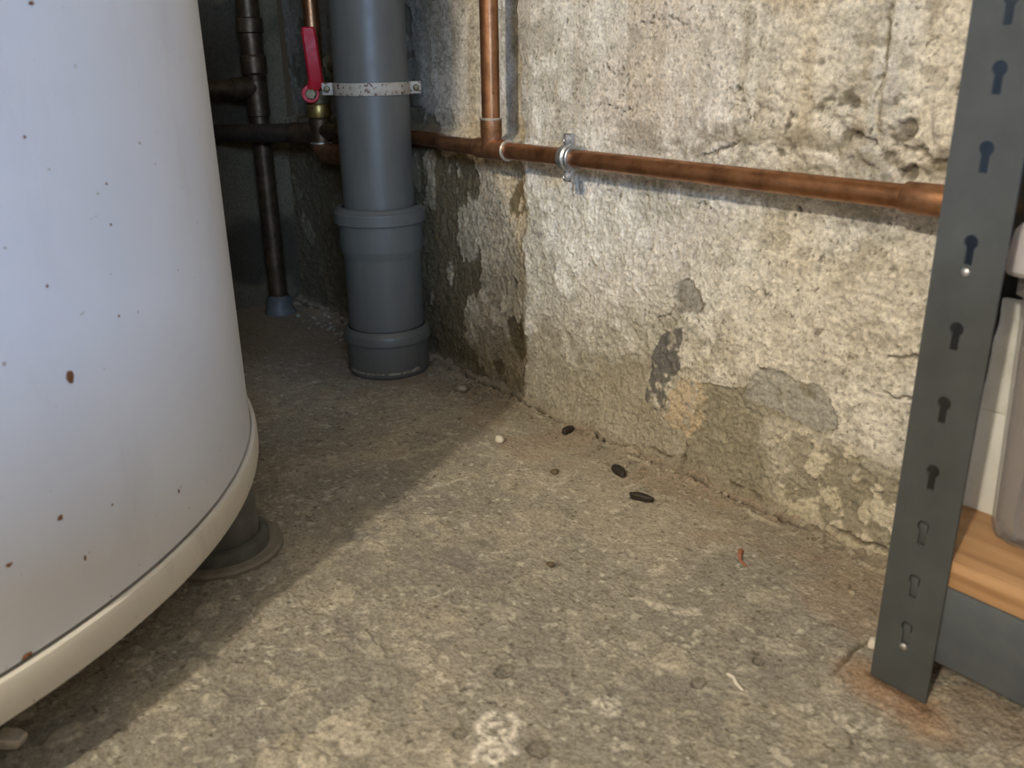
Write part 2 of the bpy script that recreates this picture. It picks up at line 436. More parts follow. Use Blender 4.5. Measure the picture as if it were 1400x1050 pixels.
def metal(name, c1, c2, c3, rough, metallic, scale=60.0, stretch=None, rv=0.15):
    m, nt, b = node_mat(name)
    f = noise(nt, scale, 6.0, 0.6, stretch=stretch)
    nt.links.new(ramp(nt, f, [(0.30, c1), (0.5, c2), (0.72, c3)]), b.inputs['Base Color'])
    f2 = noise(nt, scale * 2.3, 4.0)
    rr = N(nt, 'ShaderNodeMapRange')
    rr.inputs['From Min'].default_value = 0.3; rr.inputs['From Max'].default_value = 0.7
    rr.inputs['To Min'].default_value = rough - rv * 0.5; rr.inputs['To Max'].default_value = rough + rv
    nt.links.new(f2, rr.inputs['Value'])
    nt.links.new(rr.outputs['Result'], b.inputs['Roughness'])
    b.inputs['Metallic'].default_value = metallic
    bump(nt, b, f2, 0.15, 0.0005)
    return m
M_COPPER = metal('copper', (0.20, 0.095, 0.045), (0.36, 0.17, 0.08), (0.46, 0.235, 0.115), 0.34, 0.9, 45.0)
M_COPPER_F = metal('copper_fitting', (0.18, 0.09, 0.045), (0.32, 0.16, 0.08), (0.42, 0.22, 0.115), 0.40, 0.85, 70.0)
M_SOLDER = metal('solder', (0.35, 0.30, 0.24), (0.50, 0.46, 0.38), (0.58, 0.54, 0.46), 0.45, 0.8, 120.0)
M_TARN = metal('tarnished_copper', (0.055, 0.036, 0.02), (0.09, 0.058, 0.032), (0.14, 0.09, 0.05), 0.42, 0.7, 50.0)
M_DARKP = metal('dark_pipe', (0.026, 0.018, 0.012), (0.042, 0.029, 0.02), (0.065, 0.046, 0.032), 0.55, 0.3, 50.0)
M_BRASS = metal('brass', (0.30, 0.20, 0.06), (0.46, 0.33, 0.11), (0.55, 0.42, 0.17), 0.35, 0.9, 90.0)
M_OLDBRASS = metal('old_brass', (0.10, 0.08, 0.045), (0.16, 0.13, 0.07), (0.22, 0.17, 0.09), 0.5, 0.7, 90.0)
M_GALV = metal('galvanised_steel', (0.33, 0.34, 0.34), (0.47, 0.48, 0.48), (0.58, 0.59, 0.59), 0.38, 0.9, 110.0)
M_PVC = metal('grey_plastic_pipe', (0.090, 0.088, 0.076), (0.108, 0.106, 0.092), (0.126, 0.124, 0.108), 0.40, 0.0, 18.0, (1, 1, 0.12), 0.1)
M_FOOT = metal('foot_grey', (0.075, 0.075, 0.07), (0.10, 0.10, 0.095), (0.16, 0.16, 0.15), 0.55, 0.0, 40.0)
M_PAD = metal('foot_pad', (0.16, 0.145, 0.115), (0.21, 0.19, 0.155), (0.27, 0.245, 0.20), 0.8, 0.0, 60.0)
M_RED = metal('red_lever', (0.38, 0.006, 0.014), (0.48, 0.009, 0.018), (0.54, 0.014, 0.024), 0.5, 0.0, 30.0)
M_RIVET = metal('rivet_steel', (0.4, 0.4, 0.4), (0.5, 0.5, 0.5), (0.6, 0.6, 0.6), 0.35, 0.8, 90.0)
M_RUST = metal('rust', (0.10, 0.04, 0.015), (0.20, 0.08, 0.03), (0.28, 0.13, 0.05), 0.85, 0.0, 300.0)
M_LEG = metal('shelf_paint', (0.050, 0.056, 0.058), (0.061, 0.068, 0.070), (0.074, 0.082, 0.085), 0.48, 0.1, 25.0)
M_BEAM = metal('beam_paint', (0.072, 0.084, 0.096), (0.088, 0.102, 0.115), (0.105, 0.12, 0.133), 0.5, 0.1, 25.0)
M_PELLET = metal('pellet_brown', (0.012, 0.009, 0.007), (0.022, 0.016, 0.012), (0.05, 0.036, 0.026), 0.6, 0.0, 300.0)
M_SEED = metal('seed_brown', (0.06, 0.045, 0.025), (0.12, 0.09, 0.05), (0.17, 0.13, 0.08), 0.7, 0.0, 300.0)
M_CHIP = metal('mortar_white', (0.52, 0.48, 0.40), (0.65, 0.61, 0.53), (0.72, 0.68, 0.60), 0.85, 0.0, 200.0)
M_CRUMB = metal('mortar_crumb', (0.13, 0.10, 0.065), (0.25, 0.215, 0.155), (0.46, 0.42, 0.34), 0.9, 0.0, 40.0)
M_FLAKE = metal('reddish_flake', (0.22, 0.08, 0.04), (0.34, 0.13, 0.07), (0.42, 0.22, 0.13), 0.7, 0.0, 150.0)
M_CARTON = metal('white_card', (0.72, 0.73, 0.71), (0.78, 0.79, 0.77), (0.82, 0.83, 0.81), 0.7, 0.0, 30.0)
M_BAG = metal('white_film', (0.62, 0.63, 0.60), (0.74, 0.75, 0.72), (0.80, 0.81, 0.79), 0.45, 0.0, 60.0)
M_CLOTH = metal('slate_cloth', (0.15, 0.165, 0.20), (0.19, 0.21, 0.255), (0.25, 0.265, 0.31), 0.9, 0.0, 20.0)
M_DARKBOX = metal('black_plastic', (0.018, 0.018, 0.018), (0.025, 0.025, 0.025), (0.035, 0.035, 0.035), 0.5, 0.0, 30.0)

def rusty_band():
    m, nt, b = node_mat('rusty_white_band')
    f = noise(nt, 170.0, 4.0, 0.6)
    base = ramp(nt, noise(nt, 60.0), [(0.3, (0.34, 0.29, 0.22)), (0.7, (0.46, 0.405, 0.325))])
    k = ramp(nt, f, [(0.57, 0.0), (0.62, 1.0)])
    nt.links.new(mixn(nt, k, base, (0.10, 0.045, 0.02)), b.inputs['Base Color'])
    b.inputs['Roughness'].default_value = 0.6
    b.inputs['Metallic'].default_value = 0.1
    return m
M_BAND = rusty_band()

def tank_mat(name, c1, c2, dirt, rough):
    m, nt, b = node_mat(name)
    base = ramp(nt, noise(nt, 5.0, 6.0, 0.6), [(0.3, c1), (0.7, c2)])
    smg = ramp(nt, noise(nt, 14.0, 8.0, 0.7, stretch=(1, 1, 0.35)), [(0.54, 0.0), (0.78, dirt)])
    cc = mixn(nt, smg, base, (0.42, 0.40, 0.37))
    sp = ramp(nt, noise(nt, 150.0, 2.0, 0.5), [(0.745, 0.0), (0.775, 0.7)])
    cc = mixn(nt, sp, cc, (0.22, 0.17, 0.12))
    nt.links.new(cc, b.inputs['Base Color'])
    b.inputs['Roughness'].default_value = rough
    bump(nt, b, noise(nt, 9.0, 3.0), 0.12, 0.004)
    return m
M_TANK = tank_mat('white_enamel', (0.64, 0.675, 0.755), (0.71, 0.745, 0.82), 0.22, 0.48)
M_RIM = tank_mat('cream_rim', (0.63, 0.61, 0.56), (0.70, 0.68, 0.63), 0.8, 0.5)

def wood_mat():
    m, nt, b = node_mat('shelf_wood')
    tc = N(nt, 'ShaderNodeTexCoord')
    mp = N(nt, 'ShaderNodeMapping')
    mp.inputs['Scale'].default_value = (3.0, 40.0, 60.0)
    nt.links.new(tc.outputs['Object'], mp.inputs['Vector'])
    n = N(nt, 'ShaderNodeTexNoise')
    n.inputs['Scale'].default_value = 2.4; n.inputs['Detail'].default_value = 6.0
    nt.links.new(mp.outputs['Vector'], n.inputs['Vector'])
    nt.links.new(ramp(nt, n.outputs['Fac'], [(0.25, (0.30, 0.165, 0.075)), (0.5, (0.44, 0.26, 0.13)), (0.75, (0.52, 0.33, 0.18))]), b.inputs['Base Color'])
    b.inputs['Roughness'].default_value = 0.6
    return m
M_WOOD = wood_mat()

def frosted(name, colr, alpha):
    m, nt, b = node_mat(name)
    out = nt.nodes['Material Output']
    b.inputs['Base Color'].default_value = (*colr, 1)
    b.inputs['Roughness'].default_value = 0.35
    tl = N(nt, 'ShaderNodeBsdfTranslucent'); tl.inputs['Color'].default_value = (*colr, 1)
    tr = N(nt, 'ShaderNodeBsdfTransparent'); tr.inputs['Color'].default_value = (0.95, 0.95, 0.96, 1)
    m1 = N(nt, 'ShaderNodeMixShader'); m1.inputs[0].default_value = 0.4
    nt.links.new(b.outputs[0], m1.inputs[1]); nt.links.new(tl.outputs[0], m1.inputs[2])
    m2 = N(nt, 'ShaderNodeMixShader'); m2.inputs[0].default_value = alpha
    nt.links.new(m1.outputs[0], m2.inputs[1]); nt.links.new(tr.outputs[0], m2.inputs[2])
    nt.links.new(m2.outputs[0], out.inputs['Surface'])
    return m
M_BIN = frosted('frosted_plastic', (0.60, 0.575, 0.57), 0.66)
M_LID = frosted('milky_plastic', (0.78, 0.74, 0.74), 0.08)

# ------------------------------------------------------------------ mesh helpers
class MB:
    def __init__(self):
        self.v = []; self.f = []
    def add(self, vs, fs):
        o = len(self.v)
        self.v += [tuple(p) for p in vs]
        self.f += [tuple(i + o for i in f) for f in fs]
        return self
    def lathe(self, prof, c, seg=48, axis=(0, 0, 1), cap=True):
        """prof: (radius, height) pairs, revolved round an axis through c"""
        q = Vector((0, 0, 1)).rotation_difference(Vector(axis).normalized()).to_matrix()
        c = Vector(c); vs = []; fs = []
        for r, z in prof:
            for k in range(seg):
                t = 2 * math.pi * k / seg
                vs.append(c + q @ Vector((r * math.cos(t), r * math.sin(t), z)))
        m = len(prof)
        for i in range(m - 1):
            for k in range(seg):
                k2 = (k + 1) % seg
                fs.append((i * seg + k, i * seg + k2, (i + 1) * seg + k2, (i + 1) * seg + k))
        if cap:
            fs.append(tuple(range(seg - 1, -1, -1)))
            fs.append(tuple((m - 1) * seg + k for k in range(seg)))
        return self.add(vs, fs)
    def rod(self, p, q, r, seg=28, bev=None):
        p = Vector(p); q = Vector(q); L = (q - p).length
        e = bev if bev is not None else min(r * 0.12, 0.0012)
        return self.lathe([(r - e, 0), (r, e), (r, L - e), (r - e, L)], p, seg, q - p)
    def sweep(self, pts, r, seg=24):
        pts = [Vector(p) for p in pts]; vs = []; fs = []
        ref = None
        for i, p in enumerate(pts):
            t = (pts[min(i + 1, len(pts) - 1)] - pts[max(i - 1, 0)]).normalized()
            if ref is None:
                ref = Vector((0, 0, 1)) if abs(t.z) < 0.9 else Vector((0, 1, 0))
            a = (ref - t * ref.dot(t)).normalized(); ref = a
            b = t.cross(a)
            rr = r[i] if isinstance(r, (list, tuple)) else r
            for k in range(seg):
                an = 2 * math.pi * k / seg
                vs.append(p + a * rr * math.cos(an) + b * rr * math.sin(an))
        for i in range(len(pts) - 1):
            for k in range(seg):
                k2 = (k + 1) % seg
                fs.append((i * seg + k, (i + 1) * seg + k, (i + 1) * seg + k2, i * seg + k2))
        fs.append(tuple(range(seg))); n = (len(pts) - 1) * seg
        fs.append(tuple(n + k for k in range(seg - 1, -1, -1)))
        return self.add(vs, fs)
    def box(self, lo_, hi_, bev=0.0, seg=2, mat=None):
        bm = bmesh.new()
        bmesh.ops.create_cube(bm, size=1.0)
        lo_ = Vector(lo_); hi_ = Vector(hi_); d = hi_ - lo_; c = (hi_ + lo_) / 2
        for v in bm.verts:
            v.co = Vector((v.co.x * d.x, v.co.y * d.y, v.co.z * d.z)) + c
        if bev > 0:
            bmesh.ops.bevel(bm, geom=list(bm.edges), offset=bev, segments=seg, profile=0.5, affect='EDGES')
        if mat is not None:
            bmesh.ops.transform(bm, matrix=mat, verts=bm.verts)
        bm.verts.index_update()
        self.add([v.co.copy() for v in bm.verts], [[v.index for v in f.verts] for f in bm.faces])
        bm.free()
        return self
    def hexa(self, p, q, r):
        p = Vector(p); q = Vector(q); L = (q - p).length
        return self.lathe([(r * 0.9, 0), (r, L * 0.15), (r, L * 0.85), (r * 0.9, L)], p, 6, q - p)
    def build(self, name, mat, parent=None, sharp=35, loc=None):
        me = bpy.data.meshes.new(name)
        off = Vector((0, 0, 0))
        if parent is not None:
            off = parent.matrix_world.translation.copy() if parent.get('_root') is None else Vector(parent['_root'])
        if loc is not None:
            off = Vector(loc)
        me.from_pydata([tuple(Vector(p) - off) for p in self.v], [], self.f)
        me.update()
        me.polygons.foreach_set('use_smooth', [True] * len(me.polygons))
        me.set_sharp_from_angle(angle=R(sharp))
        me.materials.append(mat)
        o = bpy.data.objects.new(name, me)
        col.objects.link(o)
        if parent is not None:
            o.parent = parent
            o['_root'] = tuple(off)
        if loc is not None:
            o.location = loc
        return o

def tag(o, label=None, cat=None, group=None, kind=None):
    if label: o['label'] = label
    if cat: o['category'] = cat
    if group: o['group'] = group
    if kind: o['kind'] = kind
    return o

def thing(name, loc, label, cat, group=None):
    o = bpy.data.objects.new(name, None)
    o.empty_display_size = 0.05
    o.location = loc
    o['_root'] = tuple(loc)
    col.objects.link(o)
    return tag(o, label, cat, group)

def grid_mesh(name, xs, ys, fn, place, mat):
    X, Y = np.meshgrid(xs, ys)
    x = X.ravel(); y = Y.ravel()
    h, c = fn(x, y)
    co = place(x, y, h).astype(np.float32)
    nx, ny = len(xs), len(ys)
    i = np.arange(nx * ny).reshape(ny, nx)
    q = np.stack([i[:-1, :-1], i[:-1, 1:], i[1:, 1:], i[1:, :-1]], -1).reshape(-1, 4)
    me = bpy.data.meshes.new(name)
    me.vertices.add(len(co)); me.vertices.foreach_set('co', co.ravel())
    me.loops.add(q.size); me.loops.foreach_set('vertex_index', q.ravel().astype(np.int32))
    me.polygons.add(len(q))
    me.polygons.foreach_set('loop_start', (np.arange(len(q)) * 4).astype(np.int32))
    me.polygons.foreach_set('loop_total', np.full(len(q), 4, np.int32))
    me.polygons.foreach_set('use_smooth', np.ones(len(q), bool))
    at = me.attributes.new('albedo', 'FLOAT_COLOR', 'POINT')
    at.data.foreach_set('color', np.concatenate([c, np.ones((len(c), 1))], 1).astype(np.float32).ravel())
    me.update(); me.validate()
    me.materials.append(mat)
    o = bpy.data.objects.new(name, me)
    col.objects.link(o)
    return o

def steps(*segs):
    out = []
    for a, b, s in segs:
        n = max(1, int(round((b - a) / s)))
        out += list(np.linspace(a, b, n, endpoint=False))
    return np.array(out + [segs[-1][1]])

# ------------------------------------------------------------------ the setting
fl = grid_mesh('floor', steps((BACK_X, -1.30, 0.004), (-1.30, -0.92, 0.002), (-0.92, -0.14, 0.00125), (-0.14, 0.4, 0.008), (0.4, 3.0, 0.25)),
               steps((-3.2, -0.5, 0.25), (-0.5, -0.02, 0.007), (-0.02, 0.75, 0.0014)), floor_fields,
               lambda x, y, h: np.stack([x, y, h], 1), M_FLOOR)
tag(fl, 'rough worn concrete floor with flaked skim coat and white splashes', kind='structure')
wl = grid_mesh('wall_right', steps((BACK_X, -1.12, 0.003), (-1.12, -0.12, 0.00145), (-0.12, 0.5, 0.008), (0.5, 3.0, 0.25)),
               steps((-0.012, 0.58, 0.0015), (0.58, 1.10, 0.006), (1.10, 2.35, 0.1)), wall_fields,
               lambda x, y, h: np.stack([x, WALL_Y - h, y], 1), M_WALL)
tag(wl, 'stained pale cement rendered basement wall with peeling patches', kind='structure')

def back_fields(y, z):
    h = 0.008 * (fbm(y * 6, z * 6, 4, 71) - 0.5) + 0.004 * (fbm(y * 40, z * 40, 4, 72) - 0.5)
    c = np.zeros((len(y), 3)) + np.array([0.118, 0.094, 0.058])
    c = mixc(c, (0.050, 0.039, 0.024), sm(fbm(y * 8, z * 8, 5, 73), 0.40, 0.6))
    return h, c
bk = grid_mesh('wall_back', steps((-3.2, 0.2, 0.2), (0.2, 0.75, 0.005)), steps((-0.01, 0.6, 0.005), (0.6, 2.35, 0.2)), back_fields,
               lambda y, z, h: np.stack([BACK_X + h, y, z], 1), M_WALL)
tag(bk, 'dark damp back wall behind the white tank', kind='structure')
o = MB().box((BACK_X - 0.1, -3.3, 0), (3.1, -3.2, 2.35)).build('wall_front', M_ROOM); tag(o, 'plain plastered wall behind the camera', kind='structure')
wm = MB()   # wall on the far right, with the window opening that lets the daylight in
wm.box((3.0, -3.2, 0), (3.1, -1.75, 2.35)).box((3.0, -0.75, 0), (3.1, 0.75, 2.35)).box((3.0, -1.75, 0), (3.1, -0.75, 1.03)).box((3.0, -1.75, 1.57), (3.1, -0.75, 2.35))
o = wm.build('wall_side', M_ROOM); tag(o, 'plain plastered side wall with the cellar window', kind='structure')
o = MB().box((BACK_X - 0.1, -3.3, 2.35), (3.1, 0.85, 2.45)).build('ceiling', M_CEIL); tag(o, 'plain cellar ceiling', kind='structure')

# ------------------------------------------------------------------ white tank
TC = (-1.065, -0.191); TR = 0.544
tank = thing('water_tank', (TC[0], TC[1], 0), 'large white enamelled cylindrical tank with cream bottom rim standing on grey feet', 'tank')
prof = [(0.50, 0.0972), (TR - 0.0015, 0.0974), (TR, 0.0985)] + [(TR, z) for z in (0.2, 0.3, 0.4, 0.5, 0.6)] + [(TR, 0.612), (TR - 0.003, 0.619), (TR - 0.012, 0.622), (0.436, 0.624), (0.433, 0.628), (0.433, 1.15), (0.42, 1.19), (0.3, 1.22), (0.02, 1.23)]  # narrower upper tier added above view to let lamplight reach the wall
MB().lathe(prof, (TC[0], TC[1], 0), 160).build('tank_body', M_TANK, tank)
rim = [(0.46, 0.066), (TR - 0.002, 0.0655), (TR + 0.005, 0.068), (TR + 0.0065, 0.074), (TR + 0.0065, 0.091), (TR + 0.005, 0.0955), (TR + 0.0015, 0.0965), (TR + 0.001, 0.0945), (TR - 0.02, 0.0935), (0.46, 0.093)]
rm = MB().lathe(rim, (TC[0], TC[1], 0), 160).build('bottom_rim', M_RIM, tank)
rm['label'] = 'cream painted bottom rim with scuffs'
def tank_foot(x, y, z0):
    m = MB().lathe([(0.038, 0.0), (0.040, 0.002), (0.0385, 0.05), (0.036, 0.070 - z0)], (x, y, z0), 40)
    f = m.build('foot', M_FOOT, tank)
    MB().lathe([(0.040, 0.003), (0.0485, 0.003), (0.0485, 0.014), (0.047, 0.0165), (0.043, 0.018), (0.0405, 0.018)], (x, y, z0), 40, cap=False).build('foot_collar', M_FOOT, f)
    MB().lathe([(0.061, -0.004), (0.0615, 0.0025), (0.059, 0.0045), (0.02, 0.0048)], (x, y, z0), 40).build('foot_pad', M_PAD, f)
tank_foot(-0.801, 0.246, 0.0)
tank_foot(-1.54, -0.30, 0.0)
tank_foot(-0.93, -0.64, 0.0)
def rust_spot(ang, z, wdt, hgt, seed):
    """irregular chip lying on the curved jacket"""
    rnd = random.Random(seed); m = MB(); vs = []; n = 12
    for rr, lift in ((1.0, 0.00015), (0.55, 0.0006)):
        for k in range(n):
            t = 2 * math.pi * k / n; s = rr * (0.75 + 0.5 * rnd.random())
            an = ang + s * math.cos(t) * wdt / TR; zz = z + s * math.sin(t) * hgt
            r_ = TR + lift + 0.0002
            vs.append((TC[0] + r_ * math.cos(an), TC[1] + r_ * math.sin(an), zz))
    fs = [(k, (k + 1) % n, n + (k + 1) % n, n + k) for k in range(n)] + [tuple(range(n, 2 * n))]
    m.add(vs, fs).build('rust_spot', M_RUST, tank)

RUST = [(0.5793, 0.2671, 0.0030, 0.0046), (0.5260, 0.1785, 0.0022, 0.0020), (0.4512, 0.1662, 0.0022, 0.0014), (0.4466, 0.1000, 0.0044, 0.0016), (0.7453, 0.1392, 0.0010, 0.0020), (0.5487, 0.1411, 0.0011, 0.0016), (0.6065, 0.1661, 0.0010, 0.0010), (0.6975, 0.3823, 0.0011, 0.0010), (0.6927, 0.3553, 0.0010, 0.0010), (0.6783, 0.2931, 0.0011, 0.0010), (0.5819, 0.4180, 0.0010, 0.0010), (0.5727, 0.3285, 0.0010, 0.0010), (0.6261, 0.4923, 0.0022, 0.0012)]  # filled with (angle, height, half width, half height)
for i, (an, z, a_, b_) in enumerate(RUST):
    rust_spot(an, z, a_, b_, i)

# ------------------------------------------------------------------ drain pipe
DC = (-1.170, 0.660)
drain = thing('drain_pipe', (DC[0], DC[1], 0), 'thick dark grey plastic drain pipe with push-fit sockets standing on the floor', 'pipe')
MB().lathe([(0.0520, 0.235), (0.0523, 0.40), (0.0520, 0.9), (0.0518, 1.6)], (*DC, 0), 72).build('upper_pipe', M_PVC, drain)
cp = MB().lathe([(0.0572, 0.0735), (0.0577, 0.10), (0.0577, 0.1790), (0.0582, 0.1815), (0.0618, 0.1920), (0.0623, 0.1945), (0.0623, 0.236)], (*DC, 0), 72).build('coupling', M_PVC, drain, 22)
MB().lathe([(0.0620, 0.2310), (0.0672, 0.2312), (0.0682, 0.2325), (0.0682, 0.2465), (0.0674, 0.2483), (0.0650, 0.2500), (0.0625, 0.2535), (0.0595, 0.2550), (0.0560, 0.2550), (0.0550, 0.2535), (0.0545, 0.2460), (0.0515, 0.2455)], (*DC, 0), 72, cap=False).build('collar', M_PVC, cp, 22)
bs = MB().lathe([(0.0560, -0.01), (0.0600, 0.000), (0.0622, 0.0035), (0.0626, 0.0075), (0.0626, 0.055)], (*DC, 0), 72).build('base_socket', M_PVC, drain, 22)
MB().lathe([(0.0620, 0.0520), (0.0660, 0.0522), (0.0669, 0.0535), (0.0669, 0.0645), (0.0660, 0.0668), (0.0640, 0.0690), (0.0618, 0.0722), (0.0600, 0.0735), (0.0585, 0.0725), (0.0575, 0.0700)], (*DC, 0), 72, cap=False).build('collar', M_PVC, bs, 22)
rnd = random.Random(8)
for k in range(16):
    t = R(-125 + 130 * k / 15 + 5 * rnd.random()); hh = 0.0015 + 0.0035 * rnd.random() ** 2; ww = 0.004 + 0.008 * rnd.random()
    vs = []; n = 8
    for q in range(n):
        an = 2 * math.pi * q / n; jr = 0.7 + 0.6 * rnd.random()
        tt_ = t + ww * jr * math.cos(an) / 0.063
        vs.append((DC[0] + 0.0629 * math.cos(tt_), DC[1] + 0.0629 * math.sin(tt_), 0.0095 + max(hh * jr * math.sin(an), -0.0015)))
    MB().add(vs, [tuple(range(n))]).build('mortar_smear', M_CRUMB, bs)

cl = thing('pipe_clamp', (DC[0], DC[1], 0.41), 'rust-flecked off-white metal strap clamp around the grey drain pipe', 'clamp')
MB().lathe([(0.0524, 0.4095), (0.0540, 0.4095), (0.0543, 0.4105), (0.0543, 0.4250), (0.0540, 0.4260), (0.0524, 0.4260)], (*DC, 0), 72, cap=False).build('band', M_BAND, cl)
ax = Vector((math.cos(R(60.5)), math.sin(R(60.5)), 0))      # across the view of the pipe
out = Vector((ax.y, -ax.x, 0))
for s, L in ((1, 0.016), (-1, 0.016)):
    p = Vector((*DC, 0.4178)) + ax * s * (0.0535 + L / 2)
    mt = Matrix.Translation(p) @ Matrix.Rotation(R(60.5), 4, 'Z')
    tb = MB().box((-L / 2, -0.0022, -0.0085), (L / 2, 0.0022, 0.0085), 0.0015, 2, mt).build('clamp_ear', M_BAND, cl)
    MB().lathe([(0.0045, 0), (0.0045, 0.002), (0.0035, 0.0035), (0.001, 0.004)], p + ax * s * 0.001 + out * 0.003, 16, out).build('bolt', M_OLDBRASS, tb)

# ------------------------------------------------------------------ copper pipe along the wall
PY, PZ, PR = 0.704, 0.3465, 0.0103
cop = thing('copper_pipework', (-0.948, PY, PZ), 'bright copper water pipe along the pale wall with a tee and riser', 'pipe')
hp = [Vector((0.9 - 0.1 * k, PY, PZ)) for k in range(20)] + [Vector((x, PY + 0.0235 * (0.5 - 0.5 * math.cos(math.pi * (-1.05 - x) / 0.06)), PZ)) for x in (-1.05, -1.06, -1.07, -1.08, -1.09, -1.10, -1.11)]
hp += [Vector((-1.17, PY + 0.0235, PZ)), Vector((-1.245, PY + 0.0235, PZ)), Vector((-1.262, PY + 0.019, PZ)), Vector((-1.285, PY + 0.005, PZ)), Vector((-1.30, PY, PZ)), Vector((-1.35, PY, PZ))]
MB().sweep(hp, PR, 28).build('horizontal_pipe', M_COPPER, cop)
tee = MB()
tee.lathe([(0.0105, -0.032), (0.0125, -0.0315), (0.0130, -0.030), (0.0130, 0.030), (0.0125, 0.0315), (0.0105, 0.032)], (-0.946, PY, PZ), 32, (1, 0, 0))
tee.lathe([(0.0125, 0.0), (0.0128, 0.012), (0.0138, 0.018), (0.0138, 0.036), (0.0120, 0.037)], (-0.948, PY, PZ), 32)
t = tee.build('tee_fitting', M_COPPER_F, cop)
MB().lathe([(0.0115, -0.001), (0.0142, -0.0008), (0.0144, 0.0006), (0.0135, 0.0018), (0.0117, 0.002)], (-0.948, PY, PZ + 0.0365), 32, cap=False).build('solder_ring', M_SOLDER, t)
MB().lathe([(0.0103, -0.001), (0.0133, -0.0008), (0.0134, 0.0006), (0.0125, 0.0018), (0.0104, 0.002)], (-0.914, PY, PZ), 32, (1, 0, 0), cap=False).build('solder_ring', M_SOLDER, t)
MB().rod((-0.948, PY, PZ + 0.01), (-0.948, PY, 1.6), 0.0117).build('riser_pipe', M_COPPER, cop)
MB().lathe([(0.0103, 0), (0.0122, 0.0006), (0.0128, 0.002), (0.0128, 0.038), (0.0122, 0.0394), (0.0103, 0.04)], (-0.384, PY, PZ), 32, (1, 0, 0)).build('coupling', M_COPPER_F, cop)

# ------------------------------------------------------------------ galvanised clip
CX = -0.7975
clip = thing('pipe_clip', (CX, PY, PZ), 'galvanised two-screw pipe clip holding the copper pipe to the wall', 'clip')
hw = 0.0092
rg = MB()
rg.lathe([(0.0104, -hw), (0.0136, -hw), (0.0146, -hw + 0.001), (0.0146, -hw * 0.5), (0.0166, -hw * 0.25), (0.0166, hw * 0.25), (0.0146, hw * 0.5), (0.0146, hw - 0.001), (0.0136, hw), (0.0104, hw)], (CX, PY, PZ), 40, (1, 0, 0), cap=False)
rg.build('ring', M_GALV, clip)
for s in (1, -1):
    z0, z1 = (PZ + 0.012, PZ + 0.0275) if s > 0 else (PZ - 0.0275, PZ - 0.012)
    tb = MB().box((CX - 0.0075, PY - 0.0032, z0), (CX + 0.0080, PY + 0.0032, z1), 0.0016, 2).build('tab', M_GALV, clip)
    sm_ = MB().lathe([(0.0056, 0), (0.0058, 0.0012), (0.0048, 0.0034), (0.0025, 0.0044), (0.0018, 0.0036)], (CX, PY - 0.0028, (z0 + z1) / 2 + 0.001 * s), 20, (0, -1, 0))
    sm_.build('screw', M_RIVET, tb)

MB().rod((CX, PY + 0.012, PZ), (CX, WALL_Y + 0.004, PZ), 0.004, 12).build('wall_stud', M_GALV, clip)

# ------------------------------------------------------------------ valve pipework left of the drain pipe
VX, VY = -1.402, 0.690
val = thing('valve_pipework', (VX, VY, 0.316), 'copper pipe with red lever ball valve and brass nut left of the drain pipe', 'valve')
MB().rod((VX, VY, 0.42), (VX, VY, 1.6), 0.0127).build('riser_pipe', M_COPPER, val)
vb = MB()
vb.lathe([(0.014, 0.385), (0.019, 0.389), (0.0205, 0.40), (0.0205, 0.415), (0.019, 0.425), (0.0155, 0.43), (0.0155, 0.445), (0.013, 0.446)], (VX, VY, 0), 28)
vbo = vb.build('valve_body', M_OLDBRASS, val)
vo = Vector((-VX, -VY, 0)).normalized()               # the lever faces the open floor
vs_ = Vector((-vo.y, vo.x, 0))
hubp = Vector((VX, VY, 0.405)) + vo * 0.018 - vs_ * 0.011
MB().rod(Vector((VX, VY, 0.407)), hubp + vo * 0.012, 0.0095, 20).build('stem', M_OLDBRASS, vbo)
lv = MB()
q = Matrix(((vs_.x, vo.x, 0, 0), (vs_.y, vo.y, 0, 0), (0, 0, 1, 0), (0, 0, 0, 1)))
def lever_pt(a_, d_, z_):
    return hubp + vs_ * a_ + vo * d_ + Vector((0, 0, z_))
sec = [(0.004, -0.006, 0.014, 0.006, 0.013), (0.010, -0.004, 0.0215, 0.007, 0.016), (0.022, -0.0015, 0.0215, 0.008, 0.020), (0.055, -0.0035, 0.0190, 0.009, 0.023), (0.091, -0.0058, 0.0160, 0.009, 0.024), (0.0975, -0.0050, 0.0150, 0.010, 0.023), (0.0995, -0.0030, 0.0130, 0.012, 0.021)]
vs = []; fs = []
for (z_, a0, a1, d0, d1) in sec:
    b_ = 0.003
    for a_, d_ in ((a0, d0), (a0, d1 - b_), (a0 + b_, d1), (a1 - b_, d1), (a1, d1 - b_), (a1, d0)):
        vs.append(lever_pt(a_, d_, z_))
for i in range(len(sec) - 1):
    for k in range(6):
        k2 = (k + 1) % 6
        fs.append((i * 6 + k, i * 6 + k2, (i + 1) * 6 + k2, (i + 1) * 6 + k))
fs.append(tuple(range(5, -1, -1))); n6 = (len(sec) - 1) * 6; fs.append(tuple(n6 + k for k in range(6)))
lv.add(vs, fs)
lv.lathe([(0.0085, 0.006), (0.0132, 0.0065), (0.0140, 0.008), (0.0140, 0.012), (0.0130, 0.013), (0.0085, 0.013)], hubp, 28, vo)
lvo = lv.build('lever', M_RED, val); lvo['label'] = 'red plastic-coated lever handle'
MB().hexa(hubp + vo * 0.010, hubp + vo * 0.0175, 0.0085).build('lever_nut', M_OLDBRASS, lvo)
MB().lathe([(0.014, 0.366), (0.0185, 0.3675), (0.0195, 0.371), (0.0195, 0.385), (0.0180, 0.388), (0.013, 0.389)], (VX, VY, 0), 28).build('compression_nut', M_BRASS, val)
ft = MB()
ft.lathe([(0.0150, 0.324), (0.0172, 0.326), (0.0172, 0.364), (0.0150, 0.367)], (VX, VY, 0), 28)
